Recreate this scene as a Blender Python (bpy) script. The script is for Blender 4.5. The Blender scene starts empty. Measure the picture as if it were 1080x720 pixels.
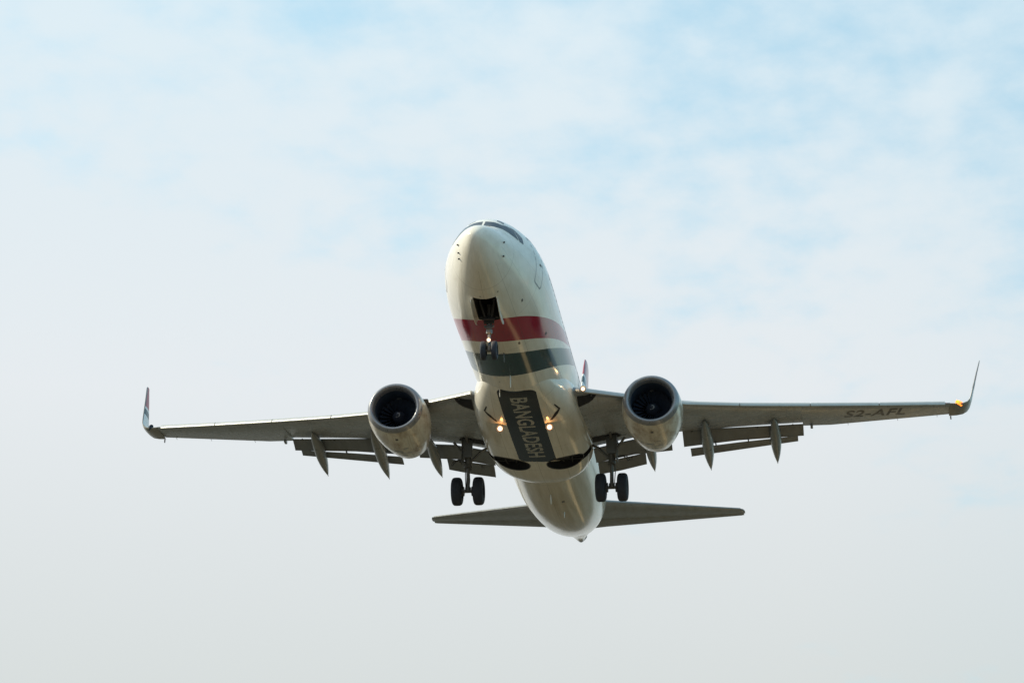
import bpy, bmesh, math, random
from mathutils import Vector, Matrix
from mathutils.bvhtree import BVHTree
random.seed(7)
C = bpy.context.scene.collection
S = bpy.context.scene
R_ = math.radians
PI = math.pi

# ------------------------------------------------------------------ camera
# aircraft frame: x aft, y starboard, z up, origin at the nose station on the cabin centre line
ROT = (-0.36923466, -0.12248058, 0.0109274)
TX, TY, DIST, FOC = 1.18348584, -3.02547109, 120.12895303869857, 3156.3726661836135
def rodrigues(r):
    t = math.sqrt(sum(a*a for a in r)); k = [a/t for a in r]
    K = Matrix(((0, -k[2], k[1]), (k[2], 0, -k[0]), (-k[1], k[0], 0)))
    return Matrix.Identity(3) + math.sin(t)*K + (1-math.cos(t))*(K @ K)
B0 = Matrix(((0, 1, 0), (0, 0, 1), (-1, 0, 0)))
Rl = rodrigues(ROT) @ B0                       # rows: camera right, up, back (port-positive frame)
cam_l = Vector((20, 0, 0)) - Rl.transposed() @ Vector((TX, TY, -DIST))
flip = Matrix.Diagonal((1, -1, 1))
right_l, up_l, back_l = [flip @ Vector(Rl[i]) for i in range(3)]
cam_l = flip @ cam_l
PITCH = R_(2.5)
# world: aft -> +Y, starboard -> -X, up -> +Z, then nose-up pitch and a trace of bank
base = Matrix(((0, -1, 0), (1, 0, 0), (0, 0, 1)))
def att(bank):
    return base @ Matrix.Rotation(PITCH, 3, 'Y') @ Matrix.Rotation(bank, 3, 'X')
# nose-up: local -x must gain z
W0 = att(0)
if (W0 @ Vector((-1, 0, 0))).z < 0:
    PITCH = -PITCH
    PITCH = PITCH
def att2(bank):
    return base @ Matrix.Rotation(PITCH, 3, 'Y') @ Matrix.Rotation(bank, 3, 'X')
lo, hi = -0.3, 0.3
f0 = (att2(lo) @ right_l).z
for _ in range(60):
    mid = (lo+hi)/2
    if ((att2(mid) @ right_l).z > 0) == (f0 > 0): lo = mid
    else: hi = mid
BANK = (lo+hi)/2
W = att2(BANK)
cam_pos = Vector((0, 0, 1.7))
plane_loc = cam_pos - W @ cam_l
camd = bpy.data.cameras.new('camera'); cam = bpy.data.objects.new('camera', camd); C.objects.link(cam)
cols = [W @ right_l, W @ up_l, W @ back_l]
M3 = Matrix((cols[0], cols[1], cols[2])).transposed()
cam.matrix_world = Matrix.Translation(cam_pos) @ M3.to_4x4()
camd.sensor_fit = 'HORIZONTAL'; camd.sensor_width = 36
camd.lens = 36*FOC/1080
camd.clip_start = 0.1; camd.clip_end = 30000
S.camera = cam

# ------------------------------------------------------------------ light and exposure
# sun direction given relative to the view: left, up, a little beyond the aircraft
sun_cam = Vector((-0.74, 0.52, -0.33)).normalized()
sun_w = (M3 @ sun_cam).normalized()
sun_el = math.asin(sun_w.z)
sun_az = math.atan2(sun_w.x, sun_w.y)          # clockwise from +Y
SUN_STRENGTH = 3.2
sd = bpy.data.lights.new('sun', 'SUN'); so = bpy.data.objects.new('sun', sd); C.objects.link(so)
sd.energy = SUN_STRENGTH; sd.angle = R_(0.6); sd.color = (1.0, 0.92, 0.72)
so.rotation_euler = sun_w.to_track_quat('Z', 'Y').to_euler(); so.location = (0, 0, 60)

world = bpy.data.worlds.new('World'); S.world = world; world.use_nodes = True
nt = world.node_tree; nt.nodes.clear(); L = nt.links
def N(t, **k):
    n = nt.nodes.new(t)
    for a, b in k.items(): setattr(n, a, b)
    return n
out = N('ShaderNodeOutputWorld')
sky = N('ShaderNodeTexSky', sky_type='NISHITA'); sky.sun_disc = False
sky.sun_elevation = sun_el; sky.sun_rotation = sun_az
sky.air_density = 1.0; sky.dust_density = 2.5; sky.ozone_density = 1.0
bg1 = N('ShaderNodeBackground'); bg1.inputs['Strength'].default_value = 0.13
bg2 = N('ShaderNodeBackground'); bg2.inputs['Strength'].default_value = 1.0
mx = N('ShaderNodeMixShader')
tc = N('ShaderNodeTexCoord')
sep = N('ShaderNodeSeparateXYZ'); L.new(tc.outputs['Generated'], sep.inputs[0])
zc = N('ShaderNodeMath', operation='ADD'); zc.inputs[1].default_value = 0.12; L.new(sep.outputs['Z'], zc.inputs[0])
zc2 = N('ShaderNodeMath', operation='MAXIMUM'); zc2.inputs[1].default_value = 0.05; L.new(zc.outputs[0], zc2.inputs[0])
dv = N('ShaderNodeVectorMath', operation='DIVIDE'); L.new(tc.outputs['Generated'], dv.inputs[0]); L.new(zc2.outputs[0], dv.inputs[1])
mp = N('ShaderNodeMapping'); mp.inputs['Rotation'].default_value = (0, 0, R_(7)); mp.inputs['Scale'].default_value = (0.8, 0.62, 0.0)
mp.inputs['Location'].default_value = (3.1, 1.7, 0)
L.new(dv.outputs[0], mp.inputs[0])
n1 = N('ShaderNodeTexNoise'); n1.inputs['Scale'].default_value = 7.5; n1.inputs['Detail'].default_value = 3; n1.inputs['Roughness'].default_value = 0.5
n2 = N('ShaderNodeTexNoise'); n2.inputs['Scale'].default_value = 30; n2.inputs['Detail'].default_value = 6; n2.inputs['Roughness'].default_value = 0.62
L.new(mp.outputs[0], n1.inputs['Vector']); L.new(mp.outputs[0], n2.inputs['Vector'])
a1 = N('ShaderNodeMath', operation='MULTIPLY_ADD'); a1.inputs[1].default_value = 0.55; L.new(n2.outputs[0], a1.inputs[0]); L.new(n1.outputs[0], a1.inputs[2])
# veil thins with height above the horizon
el = N('ShaderNodeMapRange'); el.inputs['From Min'].default_value = 0.27; el.inputs['From Max'].default_value = 0.43
el.inputs['To Min'].default_value = 0.46; el.inputs['To Max'].default_value = -0.05; L.new(sep.outputs['Z'], el.inputs['Value'])
# the veil is thicker to the left, thinner to the right
xs = N('ShaderNodeMath', operation='MULTIPLY'); xs.inputs[1].default_value = -0.95; L.new(sep.outputs['X'], xs.inputs[0])
s1 = N('ShaderNodeMath', operation='ADD'); L.new(a1.outputs[0], s1.inputs[0]); L.new(el.outputs[0], s1.inputs[1])
s2 = N('ShaderNodeMath', operation='ADD'); L.new(s1.outputs[0], s2.inputs[0]); L.new(xs.outputs[0], s2.inputs[1])
cv = N('ShaderNodeMapRange', interpolation_type='SMOOTHSTEP'); cv.inputs['From Min'].default_value = 0.50; cv.inputs['From Max'].default_value = 1.16
cv.inputs['To Min'].default_value = 0.36; cv.inputs['To Max'].default_value = 0.98
L.new(s2.outputs[0], cv.inputs['Value'])
K = 1/2**0.7                                   # veil radiance at this exposure
ef = N('ShaderNodeMapRange'); ef.inputs['From Min'].default_value = 0.20; ef.inputs['From Max'].default_value = 0.43; L.new(sep.outputs['Z'], ef.inputs['Value'])
cr = N('ShaderNodeValToRGB'); L.new(ef.outputs[0], cr.inputs[0])
e = cr.color_ramp.elements
e[0].position = 0.0; e[0].color = (0.685*K, 0.718*K, 0.708*K, 1)
e[1].position = 1.0; e[1].color = (0.74*K, 0.86*K, 0.925*K, 1)
e2 = e.new(0.45); e2.color = (0.80*K, 0.835*K, 0.86*K, 1)
xr = N('ShaderNodeMapRange'); xr.inputs['From Min'].default_value = -0.02; xr.inputs['From Max'].default_value = 0.22; L.new(sep.outputs['X'], xr.inputs['Value'])
xm_ = N('ShaderNodeMix', data_type='RGBA', blend_type='MULTIPLY'); L.new(xr.outputs[0], xm_.inputs['Factor']); L.new(cr.outputs[0], xm_.inputs['A'])
xm_.inputs['B'].default_value = (0.84, 0.94, 0.98, 1)
L.new(xm_.outputs['Result'], bg2.inputs['Color'])
tint = N('ShaderNodeMix', data_type='RGBA', blend_type='MULTIPLY'); tint.inputs['Factor'].default_value = 1.0; tint.inputs['B'].default_value = (0.85, 1.28, 1.12, 1)
L.new(sky.outputs[0], tint.inputs['A']); L.new(tint.outputs['Result'], bg1.inputs['Color'])
L.new(cv.outputs[0], mx.inputs[0]); L.new(bg1.outputs[0], mx.inputs[1]); L.new(bg2.outputs[0], mx.inputs[2])
L.new(mx.outputs[0], out.inputs['Surface'])

S.view_settings.view_transform = 'Standard'; S.view_settings.look = 'None'
S.view_settings.exposure = 0.7; S.view_settings.gamma = 1.0; S.view_settings.use_curve_mapping = False

# ------------------------------------------------------------------ node material helper
class Mat:
    def __init__(s, name, rough=0.5, metal=0.0, color=(0.5, 0.5, 0.5), coat=0.0):
        s.m = bpy.data.materials.new(name); s.m.use_nodes = True
        s.t = s.m.node_tree; s.b = s.t.nodes['Principled BSDF']
        s.set('Base Color', (*color, 1)); s.set('Roughness', rough); s.set('Metallic', metal)
        if coat: s.set('Coat Weight', coat); s.set('Coat Roughness', 0.12)
        s.tc = s.t.nodes.new('ShaderNodeTexCoord')
    def set(s, k, v): s.b.inputs[k].default_value = v
    def n(s, t, *ins, **k):
        n = s.t.nodes.new(t)
        for a, b in k.items(): setattr(n, a, b)
        for i, v in enumerate(ins):
            if v is None: continue
            if hasattr(v, 'is_output'): s.t.links.new(v, n.inputs[i])
            else: n.inputs[i].default_value = v
        return n
    def math(s, op, a, b=None, c=None):
        return s.n('ShaderNodeMath', a, b, c, operation=op).outputs[0]
    def noise(s, scale, detail=4, rough=0.6, vscale=(1, 1, 1)):
        mpn = s.n('ShaderNodeMapping', s.tc.outputs['Object']); mpn.inputs['Scale'].default_value = vscale
        nn = s.n('ShaderNodeTexNoise'); s.t.links.new(mpn.outputs[0], nn.inputs['Vector'])
        nn.inputs['Scale'].default_value = scale; nn.inputs['Detail'].default_value = detail; nn.inputs['Roughness'].default_value = rough
        return nn.outputs[0]
    def ramp(s, v, a, b, ta=0.0, tb=1.0):
        r = s.n('ShaderNodeMapRange', v, a, b, ta, tb); r.clamp = True
        return r.outputs[0]
    def mix(s, f, a, b):
        n = s.t.nodes.new('ShaderNodeMix'); n.data_type = 'RGBA'
        for k, v in (('Factor', f), ('A', a), ('B', b)):
            i = {'Factor': 0, 'A': 6, 'B': 7}[k]
            if hasattr(v, 'is_output'): s.t.links.new(v, n.inputs[i])
            else: n.inputs[i].default_value = v if k == 'Factor' else (*v, 1) if len(v) == 3 else v
        return n.outputs[2]
    def col(s, v): s.t.links.new(v, s.b.inputs['Base Color'])
    def rough(s, v): s.t.links.new(v, s.b.inputs['Roughness'])
    def bump(s, v, strength=0.2, dist=0.01):
        bn = s.n('ShaderNodeBump'); bn.inputs['Strength'].default_value = strength; bn.inputs['Distance'].default_value = dist
        s.t.links.new(v, bn.inputs['Height']); s.t.links.new(bn.outputs[0], s.b.inputs['Normal'])

def grime(m, base, dirt, amount=0.6, vs=(0.25, 1.6, 1.0), scale=2.2):
    a = m.ramp(m.noise(scale, 6, 0.65, vs), 0.42, 0.75, 0, amount)
    b = m.ramp(m.noise(6, 2, 0.5, (0.06, 2.2, 0.8)), 0.5, 0.8, 0, amount*0.6)
    f = m.math('MAXIMUM', a, b)
    return m.mix(f, base, dirt)

RED = (0.33, 0.022, 0.042); GREEN = (0.012, 0.045, 0.05)
WHITE = (0.77, 0.745, 0.675)
# stripe edge curves on the fuselage: station as a polynomial of the angle from the keel
RED_F = [4.0735, -0.1615, 2.5977, 0.2475, -0.1312]; RED_B = [6.0974, -0.0085, 2.6772, 0.0458, -0.1189]
GRN_F = [7.3091, -0.0263, 2.5532, 0.062, -0.2135]; GRN_B = [9.5774, -0.2118, 2.0118, 0.2795, -0.1532]

def sep_obj(m):
    sp = m.n('ShaderNodeSeparateXYZ', m.tc.outputs['Object']); return sp.outputs[0], sp.outputs[1], sp.outputs[2]
def poly(m, co, v):
    r = m.math('ADD', 0.0, co[-1])
    for c in reversed(co[:-1]): r = m.math('MULTIPLY_ADD', r, v, c)
    return r
def lines(m, v, period, width, phase=0.0):
    a = m.math('ADD', v, phase); b = m.math('DIVIDE', a, period); f = m.math('FRACT', b)
    c = m.math('SUBTRACT', f, 0.5); d = m.math('ABSOLUTE', c)
    return m.math('GREATER_THAN', d, 0.5-width/period/2)

mf = Mat('livery_paint', 0.30, 0, WHITE, coat=0.0); mf.set('IOR', 1.42)
X, Y, Z = sep_obj(mf)
yn = mf.math('ABSOLUTE', Y)
zneg = mf.math('MULTIPLY', Z, -1.0)
phi = mf.math('MINIMUM', mf.math('MAXIMUM', mf.math('ARCTAN2', mf.math('MULTIPLY', Y, -1.0), zneg), -1.9), 1.9)     # port positive
def between(m, a, b):
    e = m.n('ShaderNodeMath', X, poly(m, a, phi), operation='GREATER_THAN').outputs[0]
    f = m.n('ShaderNodeMath', X, poly(m, b, phi), operation='LESS_THAN').outputs[0]
    return m.math('MULTIPLY', e, f)
base_c = grime(mf, WHITE, (0.50, 0.46, 0.37), 0.50)
soot_refl = mf.math('MULTIPLY', mf.ramp(X, 18.5, 24.0, 0, 1), mf.ramp(Z, -1.0, -0.2, 1.0, 0.25))
soot_refl = mf.math('MULTIPLY', soot_refl, mf.ramp(mf.noise(1.6, 5, 0.6, (0.14, 1.8, 0.8)), 0.30, 0.62, 0.35, 0.95))
base_c = mf.mix(soot_refl, base_c, (0.44, 0.385, 0.28))  # real aft belly dirt, plus a darker brown reflection put into the colour
c1 = mf.mix(between(mf, RED_F, RED_B), base_c, RED)
c2 = mf.mix(between(mf, GRN_F, GRN_B), c1, GREEN)
# belly name panel: rounded box in plan
px = mf.math('ABSOLUTE', mf.math('SUBTRACT', mf.math('MULTIPLY_ADD', Y, 0.10, X), 14.95))
py = mf.math('ABSOLUTE', mf.math('SUBTRACT', Y, -0.04))
rr = 0.30
qx = mf.math('MAXIMUM', mf.math('SUBTRACT', px, 3.75-rr), 0.0); qy = mf.math('MAXIMUM', mf.math('SUBTRACT', py, 0.73-rr), 0.0)
ql = mf.math('SQRT', mf.math('ADD', mf.math('MULTIPLY', qx, qx), mf.math('MULTIPLY', qy, qy)))
inside = mf.math('LESS_THAN', ql, rr)
below = mf.math('LESS_THAN', Z, -1.2)
pm = mf.math('MULTIPLY', inside, below)
c3 = mf.mix(pm, c2, (0.005, 0.011, 0.020))
# aft fuselage swoosh: red and green bands sweeping up towards the fin
sw = mf.math('SUBTRACT', X, mf.math('MULTIPLY', Z, 1.1))
r1 = mf.math('MULTIPLY', mf.math('GREATER_THAN', sw, 32.9), mf.math('LESS_THAN', sw, 34.1))
r1 = mf.math('MULTIPLY', r1, mf.math('GREATER_THAN', Z, 0.1))
c4 = mf.mix(r1, c3, RED)
# skin joints
seam = lines(mf, X, 2.54, 0.02, 0.6)
lap = lines(mf, phi, 0.45, 0.008)
aft = mf.math('GREATER_THAN', X, 1.0)
sl = mf.math('MULTIPLY', mf.math('MULTIPLY', mf.math('MAXIMUM', seam, lap), 0.34), aft)
c4 = mf.mix(mf.math('GREATER_THAN', X, 36.95), c4, (0.10, 0.095, 0.085))
c5 = mf.mix(sl, c4, (0.10, 0.095, 0.08))
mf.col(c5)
mf.rough(mf.ramp(mf.noise(1.2, 3), 0.3, 0.7, 0.09, 0.17))
mf.bump(mf.noise(0.7, 2, 0.5, (0.4, 1, 1)), 0.06, 0.04)
M_LIV = mf.m

def simple(name, color, rough=0.5, metal=0.0, dirt=None, amount=0.5, coat=0.0, vs=(0.3, 1.5, 1)):
    m = Mat(name, rough, metal, color, coat)
    d = dirt or tuple(c*0.55 for c in color)
    m.col(grime(m, color, d, amount, vs)); m.rough(m.ramp(m.noise(5, 3), 0.3, 0.7, max(rough-0.07, 0.03), min(rough+0.1, 1)))
    return m.m
M_WHITE = simple('white_paint', (0.70, 0.69, 0.66), 0.3, 0, (0.45, 0.41, 0.33), 0.4, 0.4)
# wing underside paint with panel joints
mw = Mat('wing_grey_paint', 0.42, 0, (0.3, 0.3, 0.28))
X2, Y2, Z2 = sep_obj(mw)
g = grime(mw, (0.33, 0.36, 0.395), (0.20, 0.195, 0.18), 0.7, (0.9, 0.35, 1), 1.6)  # grey lightened and cooled in the paint colour to stand for haze
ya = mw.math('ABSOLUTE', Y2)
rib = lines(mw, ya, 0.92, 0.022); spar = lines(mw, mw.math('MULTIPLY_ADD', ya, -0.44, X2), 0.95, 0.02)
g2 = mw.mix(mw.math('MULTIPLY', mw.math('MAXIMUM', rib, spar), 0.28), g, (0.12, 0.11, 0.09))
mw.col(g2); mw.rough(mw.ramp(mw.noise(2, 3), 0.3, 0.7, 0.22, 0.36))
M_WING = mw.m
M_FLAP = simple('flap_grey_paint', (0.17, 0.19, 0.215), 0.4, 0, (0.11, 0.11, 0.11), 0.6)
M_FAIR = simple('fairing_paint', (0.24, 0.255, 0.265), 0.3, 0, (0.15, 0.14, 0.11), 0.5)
M_TAILP = simple('tailplane_grey_paint', (0.265, 0.29, 0.315), 0.36, 0, (0.15, 0.14, 0.11), 0.5)
M_NAC = simple('cowl_paint', (0.66, 0.63, 0.55), 0.18, 0, (0.27, 0.185, 0.11), 1.0, 0.0, (0.5, 1.2, 1))
M_ALU = simple('bare_aluminium', (0.50, 0.50, 0.48), 0.36, 0.35, (0.36, 0.36, 0.34), 0.4)
M_LIP = simple('inlet_lip_metal', (0.27, 0.275, 0.295), 0.30, 0.5, (0.16, 0.16, 0.16), 0.4)
M_STEEL = simple('gear_steel', (0.17, 0.175, 0.18), 0.42, 0.3, (0.12, 0.11, 0.10), 0.7)
M_DARKMETAL = simple('dark_metal', (0.09, 0.09, 0.095), 0.5, 0.3)
M_TYRE = simple('tyre_rubber', (0.024, 0.029, 0.046), 0.75, 0, (0.030, 0.032, 0.038), 0.5)  # blue-black lifted in the base colour in place of haze
M_RIM = simple('wheel_rim_paint', (0.30, 0.30, 0.30), 0.4, 0.3, (0.1, 0.09, 0.08), 0.6)
M_BAY = simple('bay_interior', (0.028, 0.030, 0.036), 0.8)
M_WELL = simple('wheel_well_black', (0.015, 0.017, 0.024), 0.8)
M_DUCT = simple('inlet_duct_liner', (0.034, 0.055, 0.098), 0.6)
M_FAN = simple('fan_blade_titanium', (0.034, 0.048, 0.080), 0.5, 0.1)
M_SPIN = simple('spinner_black', (0.028, 0.034, 0.050), 0.5)
M_INK = simple('marking_black', (0.024, 0.027, 0.034), 0.4, 0, (0.06, 0.06, 0.06), 0.6)
M_LETTER = simple('lettering_silver', (0.40, 0.41, 0.39), 0.4, 0, (0.20, 0.20, 0.18), 0.7)
M_GLASS = simple('cockpit_glass', (0.022, 0.035, 0.055), 0.12, 0, (0.03, 0.04, 0.055), 0.3); M_GLASS.node_tree.nodes['Principled BSDF'].inputs['IOR'].default_value = 1.18
M_SEAL = simple('window_frame_grey', (0.25, 0.26, 0.27), 0.4)
M_RED = simple('red_paint', RED, 0.3, 0, (0.22, 0.02, 0.03), 0.4, 0.4)
M_GREEN = simple('green_paint', GREEN, 0.3, 0, (0.02, 0.05, 0.05), 0.4, 0.4)
M_REFL = simple('lamp_reflector', (0.8, 0.8, 0.8), 0.15, 1.0)
def glow(name, color, strength):
    m = Mat(name, 0.3, 0, color); m.set('Emission Color', (*color, 1)); m.set('Emission Strength', strength); return m.m
M_LAMP = glow('landing_lamp', (1.0, 0.74, 0.55), 0.95)
M_NAVR = glow('port_navigation_lamp', (1.0, 0.20, 0.02), 1.5)
M_BEACON = simple('beacon_red_glass', (0.4, 0.03, 0.02), 0.15)

# tri-colour fin / winglet paint: bands by height
def band_paint(name, zr, zw, zg, slope=0.0, x0=0.0, tiptop=None):
    m = Mat(name, 0.3, 0, WHITE, 0.4)
    x, y, z = sep_obj(m)
    h = m.math('ADD', z, m.math('MULTIPLY', m.math('SUBTRACT', x, x0), slope))
    a = m.math('GREATER_THAN', h, zr); b = m.math('MULTIPLY', m.math('GREATER_THAN', h, zg), m.math('LESS_THAN', h, zw))
    c = m.mix(b, grime(m, (0.66, 0.68, 0.69), (0.45, 0.45, 0.42), 0.3), GREEN); m.col(m.mix(a, c, RED)); return m.m
def winglet_edge(mat):
    t = mat.node_tree; b = t.nodes['Principled BSDF']; src = b.inputs['Base Color'].links[0].from_socket
    sp = [n for n in t.nodes if n.bl_idname == 'ShaderNodeSeparateXYZ'][0]
    ma = t.nodes.new('ShaderNodeMath'); ma.operation = 'MULTIPLY_ADD'; t.links.new(sp.outputs[2], ma.inputs[0]); ma.inputs[1].default_value = -.985; t.links.new(sp.outputs[0], ma.inputs[2])
    lt = t.nodes.new('ShaderNodeMath'); lt.operation = 'LESS_THAN'; t.links.new(ma.outputs[0], lt.inputs[0]); lt.inputs[1].default_value = 21.635
    mx_ = t.nodes.new('ShaderNodeMix'); mx_.data_type = 'RGBA'; t.links.new(lt.outputs[0], mx_.inputs[0]); t.links.new(src, mx_.inputs[6]); mx_.inputs[7].default_value = (.20, .19, .18, 1)
    lo_ = t.nodes.new('ShaderNodeMath'); lo_.operation = 'LESS_THAN'; t.links.new(sp.outputs[2], lo_.inputs[0]); lo_.inputs[1].default_value = 1.22
    my_ = t.nodes.new('ShaderNodeMix'); my_.data_type = 'RGBA'; t.links.new(lo_.outputs[0], my_.inputs[0]); t.links.new(mx_.outputs[2], my_.inputs[6]); my_.inputs[7].default_value = (.27, .265, .24, 1)
    t.links.new(my_.outputs[2], b.inputs['Base Color']); return mat
M_WLT = band_paint('winglet_paint', 2.52, 2.36, 1.98)
winglet_edge(M_WLT); M_WLT.node_tree.nodes['Principled BSDF'].inputs['IOR'].default_value = 1.2; M_WLT.node_tree.nodes['Principled BSDF'].inputs['Coat Weight'].default_value = 0
M_FIN = band_paint('fin_paint', 7.95, 7.75, 7.2, 0.55, 36.8)

# ------------------------------------------------------------------ object helpers
def link(name, me, mat, parent=None, smooth=35):
    o = bpy.data.objects.new(name, me); C.objects.link(o)
    if mat and not me.materials: me.materials.append(mat)
    if parent: o.parent = parent
    if smooth is not None:
        me.polygons.foreach_set('use_smooth', [True]*len(me.polygons))
        try: me.set_sharp_from_angle(angle=R_(smooth))
        except Exception: pass
    me.update(); return o
class MB:
    def __init__(s): s.v = []; s.f = []
    def add(s, vs, fs):
        o = len(s.v); s.v += [tuple(v) for v in vs]; s.f += [tuple(i+o for i in f) for f in fs]; return s
    def loft(s, rings, cap=True, closed=True):
        n = len(rings[0]); vs = [p for r in rings for p in r]; fs = []
        for i in range(len(rings)-1):
            for j in range(n if closed else n-1):
                k = (j+1) % n
                fs.append((i*n+j, i*n+k, (i+1)*n+k, (i+1)*n+j))
        if cap: fs.append(tuple(range(n))[::-1]); fs.append(tuple((len(rings)-1)*n+j for j in range(n)))
        return s.add(vs, fs)
    def tube(s, pts, rad, n=12, cap=True):
        pts = [Vector(p) for p in pts]
        rad = rad if isinstance(rad, (list, tuple)) else [rad]*len(pts)
        rings = []; prev = None
        for i, p in enumerate(pts):
            t = (pts[min(i+1, len(pts)-1)]-pts[max(i-1, 0)]).normalized()
            if prev is None:
                a = t.orthogonal().normalized()
            else:
                a = (prev - t*prev.dot(t)).normalized()
            prev = a; b = t.cross(a)
            rings.append([p + (a*math.cos(2*PI*j/n)+b*math.sin(2*PI*j/n))*rad[i] for j in range(n)])
        return s.loft(rings, cap)
    def box(s, c, d, rot=None):
        c = Vector(c); vs = []
        for sx in (-1, 1):
            for sy in (-1, 1):
                for sz in (-1, 1):
                    v = Vector((sx*d[0]/2, sy*d[1]/2, sz*d[2]/2))
                    if rot: v = rot @ v
                    vs.append(c+v)
        return s.add(vs, [(0, 1, 3, 2), (4, 6, 7, 5), (0, 4, 5, 1), (2, 3, 7, 6), (0, 2, 6, 4), (1, 5, 7, 3)])
    def lathe(s, prof, axis_o, axis, n=48, closed_prof=False, squash=None):
        axis = Vector(axis).normalized(); a = Vector((0, 1, 0)); a = (a-axis*a.dot(axis)).normalized(); b = axis.cross(a)
        if b.z < 0: b = -b
        o = Vector(axis_o); rings = []
        for (h, r) in prof:
            ring = []
            for j in range(n):
                ca, sa = math.cos(2*PI*j/n), math.sin(2*PI*j/n)
                ry, rz = ca*r, sa*r
                if squash: ry, rz = squash(h, r, ca, sa)
                ring.append(o+axis*h+a*ry+b*rz)
            rings.append(ring)
        if closed_prof: rings.append(rings[0])
        return s.loft(rings, cap=False)
    def mesh(s, name, bevel=0, recalc=True):
        me = bpy.data.meshes.new(name); me.from_pydata(s.v, [], s.f)
        bm = bmesh.new(); bm.from_mesh(me)
        bmesh.ops.remove_doubles(bm, verts=bm.verts, dist=1e-5)
        if bevel:
            es = [e for e in bm.edges if len(e.link_faces) == 2 and e.calc_face_angle(0) > 0.6]
            bmesh.ops.bevel(bm, geom=es, offset=bevel, segments=2, affect='EDGES', profile=0.7)
        if recalc: bmesh.ops.recalc_face_normals(bm, faces=bm.faces)
        bm.to_mesh(me); bm.free(); return me
    def build(s, name, mat, parent=None, smooth=35, bevel=0):
        return link(name, s.mesh(name, bevel), mat, parent, smooth)

def pchip(xs, ys):
    n = len(xs); h = [xs[i+1]-xs[i] for i in range(n-1)]; d = [(ys[i+1]-ys[i])/h[i] for i in range(n-1)]
    m = [0]*n; m[0] = d[0]; m[-1] = d[-1]
    for i in range(1, n-1):
        if d[i-1]*d[i] <= 0: m[i] = 0
        else:
            w1 = 2*h[i]+h[i-1]; w2 = h[i]+2*h[i-1]; m[i] = (w1+w2)/(w1/d[i-1]+w2/d[i])
    def f(x):
        if x <= xs[0]: return ys[0]
        if x >= xs[-1]: return ys[-1]
        i = max(j for j in range(n-1) if xs[j] <= x)
        t = (x-xs[i])/h[i]
        return ((2*t**3-3*t*t+1)*ys[i]+(t**3-2*t*t+t)*h[i]*m[i]+(-2*t**3+3*t*t)*ys[i+1]+(t**3-t*t)*h[i]*m[i+1])
    return f

# ------------------------------------------------------------------ ground far below
gm = Mat('dry_field', 0.9, 0, (0.2, 0.17, 0.11))
gx, gy, gz = sep_obj(gm)
edge = gm.math('ADD', gy, gm.math('MULTIPLY', gm.noise(0.02, 4, 0.6), 60.0))
far = gm.ramp(edge, 196.0, 206.0)  # lighter near zone and dark far zone, added for belly bounce and reflection
near_c = gm.mix(gm.ramp(gm.noise(0.03, 6, 0.6), 0.4, 0.62), (0.076, 0.060, 0.037), (0.050, 0.048, 0.028))
far_c = gm.mix(gm.ramp(gm.noise(0.05, 6, 0.65), 0.35, 0.65), (0.014, 0.020, 0.014), (0.036, 0.036, 0.026))
gc = gm.mix(far, near_c, far_c)
gm.col(gm.mix(gm.ramp(gm.noise(0.9, 4, 0.6), 0.5, 0.75, 0, 0.35), gc, (0.065, 0.053, 0.036)))
rings = []
for r in (0.0, 30, 120, 500, 2000, 9000):
    rings.append([(r*math.cos(2*PI*j/48), r*math.sin(2*PI*j/48)+80, 0.0) for j in range(48)])
gmb = MB(); gmb.loft(rings, cap=False)
ground = gmb.build('ground', gm.m, None, None)
ground['kind'] = 'structure'
if ground.data.polygons[0].normal.z < 0:
    ground.data.flip_normals()

# sand strip added out of view so its reflection streaks the belly
tk = Mat('added_strip_sand', 0.9, 0, (0.46, 0.32, 0.17)); tk.col(tk.mix(tk.ramp(tk.noise(0.6, 5), 0.35, 0.7), (0.50, 0.35, 0.18), (0.38, 0.27, 0.15)))
tb = MB(); pts = [(2, 60), (5, 150), (8, 185), (12, 220), (16, 250), (20, 330), (30, 620)]
for (x_, y_) in pts: pass
tb.loft([[(x_-3.2, y_, .012), (x_+3.2, y_, .012)] for (x_, y_) in pts], cap=False, closed=False)
refl_strip = tb.build('added_reflection_strip', tk.m, None, None); refl_strip['kind'] = 'structure'
if refl_strip.data.polygons[0].normal.z < 0: refl_strip.data.flip_normals()

# ------------------------------------------------------------------ airliner
plane = bpy.data.objects.new('airliner', None); C.objects.link(plane)
plane.matrix_world = Matrix.Translation(plane_loc) @ W.to_4x4()
plane['label'] = 'white twin-engine airliner on approach with gear and flaps down, red and green belly bands'
plane['category'] = 'airliner'

# fuselage profile tables: station, top, bottom, half width, height of the widest point
FT = [(0, -.56, -.56, 0, -.56), (.03, -.44, -.71, .13, -.56), (.12, -.31, -.88, .26, -.55), (.3, -.15, -1.08, .41, -.53), (.6, .02, -1.31, .59, -.50),
      (1.0, .19, -1.52, .78, -.46), (1.65, .43, -1.73, 1.00, -.40), (2.0, .69, -1.83, 1.11, -.36), (2.45, 1.00, -1.92, 1.24, -.31), (3.0, 1.29, -2.0, 1.38, -.24), (4.0, 1.61, -2.08, 1.60, -.10),
      (5.0, 1.77, -2.12, 1.76, 0), (6.3, 1.87, -2.13, 1.86, 0), (7.4, 1.88, -2.13, 1.88, 0), (25, 1.88, -2.13, 1.88, 0), (26.5, 1.88, -2.08, 1.87, 0), (28, 1.88, -1.95, 1.83, .02),
      (30, 1.87, -1.66, 1.70, .10), (32, 1.84, -1.24, 1.50, .22), (33, 1.81, -.96, 1.36, .32), (34.5, 1.72, -.50, 1.05, .45), (36, 1.54, -.06, .66, .58), (36.8, 1.36, .08, .40, .58), (37.2, 1.14, .13, .29, .56), (37.45, .95, .17, .23, .54)]
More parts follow.
